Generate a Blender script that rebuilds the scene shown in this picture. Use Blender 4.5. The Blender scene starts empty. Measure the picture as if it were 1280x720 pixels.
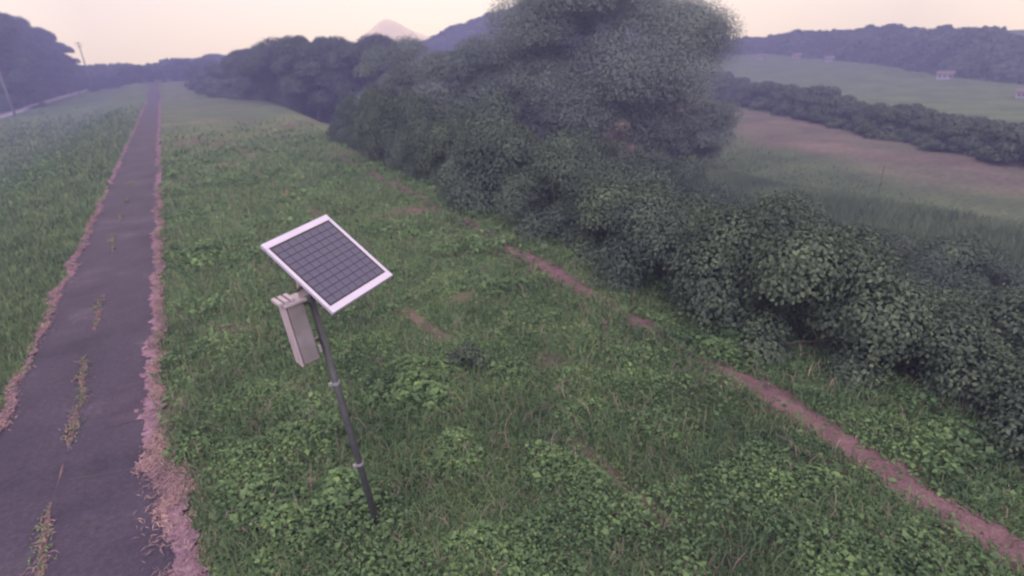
import bpy, math, random
import numpy as np
from mathutils import Vector, Matrix

R = math.radians
scene = bpy.context.scene
col = scene.collection

# ------------------------------------------------------------------ camera
cam_d = bpy.data.cameras.new("camera")
cam = bpy.data.objects.new("camera", cam_d)
col.objects.link(cam)
cam_d.sensor_width = 36.0
cam_d.lens = 36.0 * 700.0 / 1280.0
cam_d.clip_start = 0.05
cam_d.clip_end = 3000.0
YAW, PITCH, ROLL = R(29.606), R(22.132), R(-2.2)
f = Vector((math.sin(YAW) * math.cos(PITCH), math.cos(YAW) * math.cos(PITCH), -math.sin(PITCH)))
ri = Vector((math.cos(YAW), -math.sin(YAW), 0.0))
up = ri.cross(f)
ca, sa = math.cos(ROLL), math.sin(ROLL)
r2, u2 = ri * ca + up * sa, up * ca - ri * sa
m = Matrix((r2, u2, -f)).transposed().to_4x4()
m.translation = (0.0, 0.0, 5.0)
cam.matrix_world = m
scene.camera = cam
cam_d.dof.use_dof = True                  # a soft, slightly near-focused lens
cam_d.dof.focus_distance = 6.2
cam_d.dof.aperture_fstop = 0.8

# ------------------------------------------------------------------ sky, sun, exposure
SUN_EL, SUN_AZ = R(48), R(215)          # soft glow through cloud, behind and left of the camera
world = bpy.data.worlds.new("World")
scene.world = world
world.use_nodes = True
wn, wl = world.node_tree.nodes, world.node_tree.links
wn.clear()
w_out = wn.new("ShaderNodeOutputWorld")
sky = wn.new("ShaderNodeTexSky")
sky.sky_type = 'NISHITA'
sky.sun_disc = False
sky.sun_elevation = SUN_EL
sky.sun_rotation = SUN_AZ
sky.dust_density = 4.0
bg1 = wn.new("ShaderNodeBackground")
bg1.inputs["Strength"].default_value = 0.13
wl.new(sky.outputs[0], bg1.inputs[0])
bg2 = wn.new("ShaderNodeBackground")      # even cloud cover
tc = wn.new("ShaderNodeTexCoord")
nz = wn.new("ShaderNodeTexNoise")
nz.inputs["Scale"].default_value = 2.2
nz.inputs["Detail"].default_value = 3.0
wl.new(tc.outputs["Generated"], nz.inputs["Vector"])
cr = wn.new("ShaderNodeValToRGB")
cr.color_ramp.elements[0].position = 0.35
cr.color_ramp.elements[0].color = (1.0, 0.775, 0.46, 1)
cr.color_ramp.elements[1].position = 0.65
cr.color_ramp.elements[1].color = (1.0, 0.795, 0.485, 1)
wl.new(nz.outputs[0], cr.inputs[0])
wl.new(cr.outputs[0], bg2.inputs[0])
bg2.inputs["Strength"].default_value = 2.30
add = wn.new("ShaderNodeAddShader")
wl.new(bg1.outputs[0], add.inputs[0])
wl.new(bg2.outputs[0], add.inputs[1])
wl.new(add.outputs[0], w_out.inputs["Surface"])

sun_d = bpy.data.lights.new("sun", 'SUN')
sun_d.energy = 0.9
sun_d.angle = R(25)
sun_d.color = (1.0, 0.95, 0.88)
sun = bpy.data.objects.new("sun", sun_d)
col.objects.link(sun)
sd = Vector((math.sin(SUN_AZ) * math.cos(SUN_EL), math.cos(SUN_AZ) * math.cos(SUN_EL), math.sin(SUN_EL)))
sun.rotation_euler = (-sd).to_track_quat('-Z', 'Y').to_euler()
sun.location = sd * 60

vs = scene.view_settings
vs.view_transform = 'Standard'
vs.look = 'None'
vs.exposure = 0.08
vs.gamma = 1.0
vs.use_curve_mapping = False
cy = scene.cycles
cy.use_denoising = True
cy.pixel_filter_type = 'BLACKMAN_HARRIS'
cy.filter_width = 2.3
cy.max_bounces = 6
cy.diffuse_bounces = 3
cy.volume_bounces = 2
cy.transparent_max_bounces = 4
try:
    cy.volume_step_rate = 4.0
except Exception:
    pass

# ------------------------------------------------------------------ helpers
rng = np.random.default_rng(7)


def hash2(ix, iy, seed):
    h = (ix.astype(np.int64) * 374761393 + iy.astype(np.int64) * 668265263 + seed * 974634777) & 0xFFFFFFFF
    h = ((h ^ (h >> 13)) * 1274126177) & 0xFFFFFFFF
    return ((h ^ (h >> 16)) & 0xFFFF) / 65535.0


def vnoise(x, y, s=1.0, seed=0):
    x = np.asarray(x, float) / s
    y = np.asarray(y, float) / s
    ix, iy = np.floor(x), np.floor(y)
    fx, fy = x - ix, y - iy
    fx, fy = fx * fx * (3 - 2 * fx), fy * fy * (3 - 2 * fy)
    a, b = hash2(ix, iy, seed), hash2(ix + 1, iy, seed)
    c, d = hash2(ix, iy + 1, seed), hash2(ix + 1, iy + 1, seed)
    return (a * (1 - fx) + b * fx) * (1 - fy) + (c * (1 - fx) + d * fx) * fy


def fbm(x, y, s=1.0, seed=0, o=3):
    t, a, n = 0.0, 0.5, 0.0
    for i in range(o):
        t = t + a * vnoise(x, y, s / 2 ** i, seed + i * 17)
        n += a
        a *= 0.5
    return t / n


def sstep(a, b, x):
    t = np.clip((np.asarray(x, float) - a) / (b - a), 0, 1)
    return t * t * (3 - 2 * t)


def tag(o, label=None, cat=None, group=None, kind=None):
    if label: o["label"] = label
    if cat: o["category"] = cat
    if group: o["group"] = group
    if kind: o["kind"] = kind
    return o


def empty(name, loc, parent=None):
    o = bpy.data.objects.new(name, None)
    o.empty_display_size = 0.2
    col.objects.link(o)
    o.location = loc
    o.parent = parent
    return o


def mesh_np(name, verts, faces_flat, fsize, mat, smooth=False):
    """fast mesh from arrays; every face has fsize corners"""
    me = bpy.data.meshes.new(name)
    nv = len(verts)
    nf = len(faces_flat) // fsize
    me.vertices.add(nv)
    me.vertices.foreach_set("co", np.ascontiguousarray(verts, np.float32).ravel())
    me.loops.add(nf * fsize)
    me.loops.foreach_set("vertex_index", np.ascontiguousarray(faces_flat, np.int32))
    me.polygons.add(nf)
    me.polygons.foreach_set("loop_start", np.arange(0, nf * fsize, fsize, dtype=np.int32))
    me.polygons.foreach_set("loop_total", np.full(nf, fsize, np.int32))
    if smooth:
        me.polygons.foreach_set("use_smooth", np.ones(nf, bool))
    me.update(calc_edges=True)
    if mat: me.materials.append(mat)
    return me


def link(name, me, parent=None, loc=(0, 0, 0)):
    o = bpy.data.objects.new(name, me)
    col.objects.link(o)
    o.location = loc
    o.parent = parent
    return o


class MB:
    def __init__(self):
        self.v, self.f = [], []

    def box(self, c, ax, ay, az, hx, hy, hz):
        c, ax, ay, az = Vector(c), Vector(ax), Vector(ay), Vector(az)
        n = len(self.v)
        for sz in (-1, 1):
            for sy in (-1, 1):
                for sx in (-1, 1):
                    self.v.append(tuple(c + ax * sx * hx + ay * sy * hy + az * sz * hz))
        for q in ((0, 2, 3, 1), (4, 5, 7, 6), (0, 1, 5, 4), (2, 6, 7, 3), (0, 4, 6, 2), (1, 3, 7, 5)):
            self.f.append(tuple(n + i for i in q))
        return self

    def abox(self, c, hx, hy, hz):
        return self.box(c, (1, 0, 0), (0, 1, 0), (0, 0, 1), hx, hy, hz)

    def tube(self, pts, rad, n=10, caps=True):
        pts = [Vector(p) for p in pts]
        base = len(self.v)
        for i, p in enumerate(pts):
            d = (pts[min(i + 1, len(pts) - 1)] - pts[max(i - 1, 0)]).normalized()
            a = d.orthogonal().normalized() if i == 0 else (a - d * a.dot(d)).normalized()
            b = d.cross(a)
            for k in range(n):
                t = 2 * math.pi * k / n
                self.v.append(tuple(p + (a * math.cos(t) + b * math.sin(t)) * rad[i]))
        for i in range(len(pts) - 1):
            for k in range(n):
                k2 = (k + 1) % n
                self.f.append((base + i * n + k, base + i * n + k2, base + (i + 1) * n + k2, base + (i + 1) * n + k))
        if caps:
            self.f.append(tuple(base + k for k in reversed(range(n))))
            self.f.append(tuple(base + (len(pts) - 1) * n + k for k in range(n)))
        return self

    def poly_prism(self, poly, off):
        """poly: list of 3d points; extruded by off"""
        n = len(self.v)
        k = len(poly)
        off = Vector(off)
        self.v += [tuple(Vector(p)) for p in poly] + [tuple(Vector(p) + off) for p in poly]
        self.f.append(tuple(n + i for i in reversed(range(k))))
        self.f.append(tuple(n + k + i for i in range(k)))
        for i in range(k):
            j = (i + 1) % k
            self.f.append((n + i, n + j, n + k + j, n + k + i))
        return self

    def mesh(self, name, mat, smooth=False, bevel=0.0):
        me = bpy.data.meshes.new(name)
        me.from_pydata(self.v, [], self.f)
        me.update()
        if bevel:
            import bmesh
            bm = bmesh.new()
            bm.from_mesh(me)
            bmesh.ops.bevel(bm, geom=list(bm.edges), offset=bevel, segments=2, affect='EDGES', profile=0.6)
            bm.to_mesh(me)
            bm.free()
        if smooth:
            for p in me.polygons: p.use_smooth = True
        me.materials.append(mat)
        return me

    def build(self, name, mat, parent=None, smooth=False, bevel=0.0, loc=(0, 0, 0)):
        return link(name, self.mesh(name, mat, smooth, bevel), parent, loc)


# ------------------------------------------------------------------ materials
def newmat(name):
    mt = bpy.data.materials.new(name)
    mt.use_nodes = True
    n = mt.node_tree.nodes
    n.clear()
    out = n.new("ShaderNodeOutputMaterial")
    return mt, n, mt.node_tree.links, out


def ramp(n, stops):
    c = n.new("ShaderNodeValToRGB")
    e = c.color_ramp.elements
    while len(e) < len(stops): e.new(0.5)
    for i, (p, rgb) in enumerate(stops):
        e[i].position = p
        e[i].color = (*rgb, 1)
    return c


def noise_node(n, l, scale, detail=4.0, coord="Object", rough=0.55):
    t = n.new("ShaderNodeTexCoord")
    z = n.new("ShaderNodeTexNoise")
    z.inputs["Scale"].default_value = scale
    z.inputs["Detail"].default_value = detail
    z.inputs["Roughness"].default_value = rough
    l.new(t.outputs[coord], z.inputs["Vector"])
    return z


def mul(n, l, a, b, fac=1.0, mode='MULTIPLY'):
    x = n.new("ShaderNodeMix")
    x.data_type = 'RGBA'
    x.blend_type = mode
    x.inputs[0].default_value = fac
    l.new(a, x.inputs[6])
    l.new(b, x.inputs[7])
    return x.outputs[2]


def leafmat(name, stops, clump=1.5, trans=0.28, gloss=0.012, lo=0.62, hi=1.3):
    mt, n, l, out = newmat(name)
    g = n.new("ShaderNodeNewGeometry")
    c = ramp(n, stops)
    l.new(g.outputs["Random Per Island"], c.inputs[0])
    z = noise_node(n, l, clump, 3.0)
    v = ramp(n, [(0.3, (lo * .96, lo * 1.0, lo * 1.06)), (0.7, (hi * 1.06, hi, hi * 0.86))])
    l.new(z.outputs[0], v.inputs[0])
    colr = mul(n, l, c.outputs[0], v.outputs[0])
    d = n.new("ShaderNodeBsdfDiffuse")
    t = n.new("ShaderNodeBsdfTranslucent")
    l.new(colr, d.inputs[0])
    l.new(colr, t.inputs[0])
    mx = n.new("ShaderNodeMixShader")
    mx.inputs[0].default_value = trans
    l.new(d.outputs[0], mx.inputs[1])
    l.new(t.outputs[0], mx.inputs[2])
    gl = n.new("ShaderNodeBsdfGlossy")
    gl.inputs["Roughness"].default_value = 0.45
    gl.inputs[0].default_value = (0.9, 0.9, 0.95, 1)
    m2 = n.new("ShaderNodeMixShader")
    m2.inputs[0].default_value = gloss
    l.new(mx.outputs[0], m2.inputs[1])
    l.new(gl.outputs[0], m2.inputs[2])
    l.new(m2.outputs[0], out.inputs["Surface"])
    return mt


def plainmat(name, rgb, rough=0.7, metal=0.0, var=0.12, scale=6.0, bump=0.0, bscale=40.0, spec=0.4):
    mt, n, l, out = newmat(name)
    p = n.new("ShaderNodeBsdfPrincipled")
    z = noise_node(n, l, scale, 5.0)
    a = tuple(max(0, c * (1 - var)) for c in rgb)
    b = tuple(c * (1 + var) for c in rgb)
    c = ramp(n, [(0.3, a), (0.7, b)])
    l.new(z.outputs[0], c.inputs[0])
    l.new(c.outputs[0], p.inputs["Base Color"])
    p.inputs["Roughness"].default_value = rough
    p.inputs["Metallic"].default_value = metal
    p.inputs["Specular IOR Level"].default_value = spec
    if bump:
        zb = noise_node(n, l, bscale, 4.0)
        bp = n.new("ShaderNodeBump")
        bp.inputs["Strength"].default_value = bump
        bp.inputs["Distance"].default_value = 0.02
        l.new(zb.outputs[0], bp.inputs["Height"])
        l.new(bp.outputs[0], p.inputs["Normal"])
    l.new(p.outputs[0], out.inputs["Surface"])
    return mt


M = {}
# leaves
M['weed'] = leafmat("weed_leaves", [(0.0, (.050, .092, .068)), (.45, (.074, .136, .092)), (.85, (.098, .172, .100)), (1.0, (.125, .195, .115))], 0.9, lo=.60, hi=1.35)
M['blade'] = leafmat("grass_blades", [(0.0, (.051, .088, .070)), (.6, (.075, .126, .094)), (.9, (.102, .150, .106)), (1.0, (.15, .15, .13))], 0.7, lo=.65, hi=1.3)
M['dry'] = leafmat("dry_straw", [(0.0, (.12, .08, .13)), (.5, (.19, .13, .20)), (1.0, (.27, .20, .28))], 1.2, trans=.1)
M['shrub'] = leafmat("shrub_leaves", [(0.0, (.038, .058, .074)), (.5, (.056, .086, .100)), (.9, (.074, .108, .114)), (1.0, (.09, .125, .122))], 0.5, lo=.6, hi=1.35)
M['vine'] = leafmat("vine_leaves", [(0.0, (.036, .056, .066)), (.5, (.058, .088, .092)), (.9, (.078, .112, .106)), (1.0, (.105, .138, .125))], 0.6, lo=.6, hi=1.35)
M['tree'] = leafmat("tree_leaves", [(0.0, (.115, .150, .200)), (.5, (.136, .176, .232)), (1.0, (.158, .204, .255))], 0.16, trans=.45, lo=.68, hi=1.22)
M['far'] = leafmat("far_tree_leaves", [(0.0, (.044, .062, .088)), (.5, (.060, .084, .106)), (1.0, (.080, .108, .124))], 0.12, trans=.4, lo=.7, hi=1.25)
M['hedge'] = leafmat("hedge_leaves", [(0.0, (.044, .062, .076)), (.5, (.064, .090, .096)), (1.0, (.088, .118, .112))], 0.15, lo=.7, hi=1.25)
M['dead'] = leafmat("dead_leaves", [(0.0, (.082, .078, .115)), (.5, (.105, .096, .140)), (1.0, (.135, .122, .17))], 0.6)
M['reed'] = leafmat("reed_blades", [(0.0, (.056, .084, .086)), (.5, (.080, .116, .110)), (1.0, (.115, .15, .135))], 0.3, lo=.75, hi=1.2)
M['bark'] = plainmat("bark", (.055, .047, .05), .9, var=.3, scale=5, bump=.6, bscale=14)
M['canopy'] = plainmat("woodland_canopy", (.030, .038, .054), .95, var=.35, scale=.06, bump=0, spec=.1)
# objects
M['alu'] = plainmat("aluminium_frame", (.34, .32, .56), .42, 0.2, .05, 8, spec=.5)
M['alu_dark'] = plainmat("weathered_bracket", (.10, .095, .115), .5, .5, .15, 12)
M['cell'] = plainmat("silicon_cells", (.034, .033, .108), .28, 0.0, .10, 5, spec=.5)
M['cell_back'] = plainmat("cell_backing", (.010, .009, .014), .4, 0, .1)
M['bus'] = plainmat("busbar_silver", (.085, .075, .14), .4, .2, .1)
M['steel'] = plainmat("galvanised_pole", (.052, .056, .086), .5, .4, .2, 9, bump=.15)
M['box'] = plainmat("beige_plastic_box", (.135, .122, .180), .55, 0, .22, 5)
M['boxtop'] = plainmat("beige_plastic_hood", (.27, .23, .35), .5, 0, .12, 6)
M['clamp'] = plainmat("zinc_clamp", (.24, .24, .36), .4, .4, .1, 20)
M['white'] = plainmat("white_wall", (.26, .25, .40), .8, 0, .05, 1)
M['roof'] = plainmat("dark_roof", (.10, .08, .12), .8, 0, .15, 1)
M['glass'] = plainmat("window_glass", (.03, .03, .04), .1, 0, .1)
M['conc'] = plainmat("pale_concrete", (.24, .215, .36), .85, 0, .12, .8)
M['post'] = plainmat("dark_post", (.035, .035, .042), .7, 0, .2, 10)
M['ppole'] = plainmat("concrete_utility_pole", (.13, .125, .15), .8, 0, .12, 2)
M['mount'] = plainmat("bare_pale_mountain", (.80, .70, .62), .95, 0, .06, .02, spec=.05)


def asphalt():
    mt, n, l, out = newmat("worn_asphalt")
    p = n.new("ShaderNodeBsdfPrincipled")
    z1 = noise_node(n, l, 0.55, 7.0, rough=.62)
    c1 = ramp(n, [(.34, (.021, .0175, .047)), (.46, (.030, .0245, .061)), (.56, (.034, .028, .066)), (.66, (.050, .042, .086))])
    l.new(z1.outputs[0], c1.inputs[0])
    z2 = noise_node(n, l, 14.0, 6.0, rough=.7)
    c2 = ramp(n, [(.3, (.66, .66, .68)), (.7, (1.34, 1.3, 1.3))])
    l.new(z2.outputs[0], c2.inputs[0])
    z3 = noise_node(n, l, 120.0, 2.0)
    c3 = ramp(n, [(.35, (.7, .7, .7)), (.68, (1.3, 1.3, 1.3))])
    l.new(z3.outputs[0], c3.inputs[0])
    a = mul(n, l, c1.outputs[0], c2.outputs[0])
    b = mul(n, l, a, c3.outputs[0])
    l.new(b, p.inputs["Base Color"])
    p.inputs["Roughness"].default_value = .88
    p.inputs["Specular IOR Level"].default_value = .25
    bp = n.new("ShaderNodeBump")
    bp.inputs["Strength"].default_value = .5
    bp.inputs["Distance"].default_value = .01
    l.new(z2.outputs[0], bp.inputs["Height"])
    l.new(bp.outputs[0], p.inputs["Normal"])
    l.new(p.outputs[0], out.inputs["Surface"])
    return mt


M['asphalt'] = asphalt()


def soil(name, a, b, c, sc=3.0):
    mt, n, l, out = newmat(name)
    p = n.new("ShaderNodeBsdfPrincipled")
    z = noise_node(n, l, sc, 7.0, rough=.65)
    cc = ramp(n, [(.3, a), (.5, b), (.72, c)])
    l.new(z.outputs[0], cc.inputs[0])
    z2 = noise_node(n, l, 45.0, 3.0)
    c2 = ramp(n, [(.3, (.7, .7, .7)), (.7, (1.25, 1.25, 1.25))])
    l.new(z2.outputs[0], c2.inputs[0])
    l.new(mul(n, l, cc.outputs[0], c2.outputs[0]), p.inputs["Base Color"])
    p.inputs["Roughness"].default_value = .95
    p.inputs["Specular IOR Level"].default_value = .1
    bp = n.new("ShaderNodeBump")
    bp.inputs["Strength"].default_value = .8
    bp.inputs["Distance"].default_value = .03
    l.new(z2.outputs[0], bp.inputs["Height"])
    l.new(bp.outputs[0], p.inputs["Normal"])
    l.new(p.outputs[0], out.inputs["Surface"])
    return mt


M['dirt'] = soil("bare_pinkish_dirt", (.080, .052, .082), (.118, .073, .112), (.165, .108, .150))
M['straw'] = soil("matted_dead_straw", (.10, .062, .120), (.165, .104, .19), (.24, .162, .27), 5.0)
M['patch'] = soil("asphalt_repair", (.040, .031, .068), (.052, .041, .082), (.066, .052, .098), 3.0)


def ground_mat():
    mt, n, l, out = newmat("grassy_ground")
    p = n.new("ShaderNodeBsdfPrincipled")
    at = n.new("ShaderNodeAttribute")
    at.attribute_name = "gcol"
    z1 = noise_node(n, l, 0.22, 5.0)
    c1 = ramp(n, [(.3, (.72, .74, .80)), (.7, (1.28, 1.25, 1.15))])
    l.new(z1.outputs[0], c1.inputs[0])
    z2 = noise_node(n, l, 3.0, 6.0, rough=.7)
    c2 = ramp(n, [(.3, (.62, .62, .66)), (.7, (1.35, 1.38, 1.3))])
    l.new(z2.outputs[0], c2.inputs[0])
    a = mul(n, l, at.outputs["Color"], c1.outputs[0])
    b = mul(n, l, a, c2.outputs[0])
    l.new(b, p.inputs["Base Color"])
    p.inputs["Roughness"].default_value = .95
    p.inputs["Specular IOR Level"].default_value = .08
    bp = n.new("ShaderNodeBump")
    bp.inputs["Strength"].default_value = .7
    bp.inputs["Distance"].default_value = .08
    l.new(z2.outputs[0], bp.inputs["Height"])
    l.new(bp.outputs[0], p.inputs["Normal"])
    l.new(p.outputs[0], out.inputs["Surface"])
    return mt


M['ground'] = ground_mat()

# ------------------------------------------------------------------ terrain
ROAD_L, ROAD_R = -3.32, -1.30


def shoulder(Y):
    return 8.7 + .055 * np.maximum(0, Y - 12)


def edge_l(Y): return ROAD_L + .12 * (fbm(Y, 0 * Y, .9, 3) - .5) * 2 - .35 * np.maximum(0, (np.asarray(Y) - 60) / 200.)
def edge_r(Y): return ROAD_R + .14 * (fbm(Y, 0 * Y, .8, 9) - .5) * 2 + .30 * sstep(8.8, 5.2, Y) + .2 * np.maximum(0, (np.asarray(Y) - 60) / 200.)


def track_c(Y): return np.interp(Y, [-5, 1.2, 5, 10.7, 17.6, 33, 60], [6.45, 6.62, 6.98, 7.38, 7.85, 8.2, 8.8]) + .14 * (vnoise(Y, 0 * Y, 1.1, 31) - .5)
def track_w(Y):
    Y = np.asarray(Y, float)
    w = .10 * (fbm(Y, 0 * Y + 4, 1.3, 41) - .5) + .125 * sstep(6.0, 5.0, Y) + .11 * sstep(8.6, 9.4, Y) * sstep(14.5, 12.5, Y) + .05 * sstep(6.8, 7.1, Y) * sstep(7.9, 7.6, Y) + .05 * sstep(14, 17, Y) + .065 * sstep(5.0, 6.0, Y) * sstep(9.6, 8.6, Y)
    return np.clip(w, 0, .24) * sstep(40, 26, Y)


def far_rise(Y): return .022 * np.maximum(0, np.asarray(Y, float) - 130) * sstep(130, 170, Y)


def tz(X, Y):
    X = np.asarray(X, float)
    Y = np.asarray(Y, float)
    r = np.hypot(X, Y)
    az = np.degrees(np.arctan2(X, Y))
    sh = shoulder(Y)
    right = -3.4 * sstep(sh, sh + 9.0, X)
    t = np.clip(r - 110, 0, 160)
    rise = .000185 * t ** 2.18 * sstep(28, 44, az) * sstep(0, 12, X)
    left = (-2.0 + .0275 * np.maximum(0, Y - 140)) * sstep(-4.6, -12.5, X)
    far = far_rise(Y) * sstep(-14, -8, X) * (1 - sstep(sh + 1, sh + 9, X))
    onroad = sstep(.25, 1.2, np.maximum(ROAD_L - X, X - ROAD_R))
    bump = ((fbm(X, Y, 2.6, 5) - .5) * .16 + (fbm(X, Y, 11, 6) - .5) * .22) * onroad
    return right + rise + left + far + bump - .03 * (1 - onroad)


def tz1(x, y): return float(tz(np.array([x]), np.array([y]))[0])


cyaw, syaw = math.cos(YAW), math.sin(YAW)
ta = np.concatenate([np.linspace(-34, 0, 18)[:-1], np.sinh(np.linspace(0, 5.75, 330)) / np.sinh(5.75) * 296])
tb1 = np.sinh(np.linspace(0, 4.6, 190)) / np.sinh(4.6) * 196
tb = np.concatenate([-tb1[:0:-1], tb1])
A, Bb = np.meshgrid(ta, tb, indexing='ij')
GX = A * syaw + Bb * cyaw
GY = A * cyaw - Bb * syaw
GZ = tz(GX, GY)
na, nb = A.shape
idx = np.arange(na * nb).reshape(na, nb)
quads = np.stack([idx[:-1, :-1], idx[1:, :-1], idx[1:, 1:], idx[:-1, 1:]], -1).reshape(-1, 4)[:, ::-1]
me = mesh_np("ground", np.stack([GX, GY, GZ], -1).reshape(-1, 3), quads.ravel(), 4, M['ground'], True)


def bare(X, Y):
    """0..1: patches where the soil shows through"""
    a = sstep(.66, .80, fbm(X, Y, 2.4, 77)) * .9
    d = np.abs(X - (track_c(Y)))
    b = sstep(track_w(Y) + .22, track_w(Y) * .6, d) * sstep(.03, .12, track_w(Y))
    ru = sstep(.24, .05, np.abs(X - (3.6 + .25 * np.sin(Y * .35)))) * sstep(.52, .66, vnoise(X, Y, 2.0, 12)) * .8
    return np.clip(np.maximum(np.maximum(a, b), ru), 0, 1)


def gcol(X, Y):
    c = np.zeros(X.shape + (3,))
    g = np.array([.060, .088, .060])
    c[:] = g
    # paler, drier grass further along the crown
    k = sstep(25, 75, Y) * sstep(-6, -4, X)
    c = c * (1 - k[..., None]) + np.array([.060, .082, .068]) * k[..., None]
    ylw = sstep(.5, .7, fbm(X, Y, 9, 55)) * sstep(30, 60, Y) * sstep(-4, 0, X)
    c = c * (1 - .5 * ylw[..., None]) + np.array([.092, .094, .076]) * .5 * ylw[..., None]
    b = bare(X, Y) * sstep(-1.6, -1.2, X)
    c = c * (1 - b[..., None]) + np.array([.105, .066, .094]) * b[..., None]
    # left low field
    lf = sstep(-10, -13, X)
    lc = np.array([.056, .086, .066])[None, None] + np.array([.012, .016, .002]) * (fbm(X, Y, 22, 81)[..., None] - .3) * 2
    c = c * (1 - lf[..., None]) + lc * lf[..., None]
    # right flood plain: green strip, brown field, upper green field
    n1 = .88 * X - .47 * Y
    rf = sstep(16, 22, X - .055 * np.maximum(0, Y - 12)) * sstep(8, 18, n1 + 12)
    wob = (fbm(X, Y, 11, 91, 4) - .5) * 15
    low = np.array([.050, .068, .062])
    brown = np.array([.088, .072, .094])
    uppr = np.array([.068, .092, .070])
    kb = sstep(21, 30, n1 + wob)
    gpatch = sstep(.55, .72, fbm(X * .6, Y, 7, 95)) * sstep(36, 30, n1)
    kb = kb * (1 - .8 * gpatch) * (.60 + .40 * sstep(.35, .62, fbm(X, Y, 5, 96)))
    ku = sstep(39, 43, n1)
    rc = low * (1 - kb[..., None]) + brown * kb[..., None]
    rc = rc * (1 - ku[..., None]) + uppr * ku[..., None]
    c = c * (1 - rf[..., None]) + rc * rf[..., None]
    return c


gc = np.ones((na * nb, 4), np.float32)
gc[:, :3] = gcol(GX, GY).reshape(-1, 3)
att = me.attributes.new("gcol", 'FLOAT_COLOR', 'POINT')
att.data.foreach_set("color", gc.ravel())
ground = tag(link("ground", me), "grassy levee top with low fields on both sides", kind="structure")


def ribbon(name, Ys, xl, xr, dz, mat, nx=6, zfun=None):
    u = np.linspace(0, 1, nx)
    X = xl[:, None] * (1 - u) + xr[:, None] * u
    Y = np.repeat(Ys[:, None], nx, 1)
    Z = (tz(X, Y) if zfun is None else zfun(X, Y)) + dz
    idx = np.arange(X.size).reshape(X.shape)
    q = np.stack([idx[:-1, :-1], idx[:-1, 1:], idx[1:, 1:], idx[1:, :-1]], -1).reshape(-1, 4)
    return mesh_np(name, np.stack([X, Y, Z], -1).reshape(-1, 3), q.ravel(), 4, mat, True)


# paved path
RY = np.concatenate([np.arange(-4, 40, .12), np.arange(40, 232, .8)])
road = tag(link("road", ribbon("road", RY, edge_l(RY), edge_r(RY), .012, M['asphalt'], 8, lambda X, Y: far_rise(Y) + .04 * sstep(120, 180, Y))),
           "narrow worn asphalt path along the levee top", kind="structure")
# repair patch (part of the road)
py = np.linspace(9.35, 10.75, 18)
link("asphalt_patch", ribbon("asphalt_patch", py, -1.93 + .05 * (vnoise(py, py, .3, 2) - .5), -1.36 + .05 * (vnoise(py, py, .25, 8) - .5), .017, M['patch'], 5, lambda X, Y: 0 * X), road)
for (cy0, cx0, cx1, sl) in ((6.6, -2.9, -1.7, .5), (8.3, -2.4, -1.5, -.3), (11.6, -3.2, -2.2, .25), (14.4, -2.6, -1.4, .4), (18.5, -3.2, -1.9, -.3)):
    cx = np.linspace(cx0, cx1, 40)
    cyy = cy0 + sl * (cx - cx0) + .16 * (fbm(cx, 0 * cx + cy0, .4, 19) - .5)
    mbk = MB()
    for i in range(39):
        wv = .006 * (.3 + float(vnoise(np.array([cx[i]]), np.array([cy0]), .2, 5)[0]))
        mbk.v += [(cx[i], cyy[i] - wv, .0152), (cx[i + 1], cyy[i + 1] - wv, .0152), (cx[i + 1], cyy[i + 1] + wv, .0152), (cx[i], cyy[i] + wv, .0152)]
        mbk.f.append(tuple(4 * i + q for q in range(4)))
    mbk.build("crack", M['post'], road)
# long crack with soil in it
ky = np.arange(2, 34, .07)
kx = -2.42 + .35 * (fbm(ky, 0 * ky, 5, 14) - .5) + .08 * (vnoise(ky, 0 * ky, .35, 15) - .5)
kw = np.clip(.045 * (fbm(ky, 0 * ky, 1.1, 16) - .47) * 5, .0005, .040)
link("crack", ribbon("crack", ky, kx - kw, kx + kw, .016, M['dirt'], 3, lambda X, Y: 0 * X), road)

def blob_mesh(name, P, rad, mat, rg, k=7, stretch=1.0):
    """many small irregular flat mats, overlapping at slightly different heights"""
    n = len(P)
    t = np.linspace(0, 2 * math.pi, k, endpoint=False)[None] + rg.uniform(0, 6.28, (n, 1))
    rr = rad[:, None] * rg.uniform(.45, 1.25, (n, k))
    X = P[:, 0:1] + rr * np.cos(t)
    Y = P[:, 1:2] + rr * np.sin(t) * stretch
    Z = np.repeat(P[:, 2:3], k, 1)
    V = np.stack([X, Y, Z], -1).reshape(-1, 3)
    return mesh_np(name, V, np.arange(n * k), k, mat)


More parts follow.
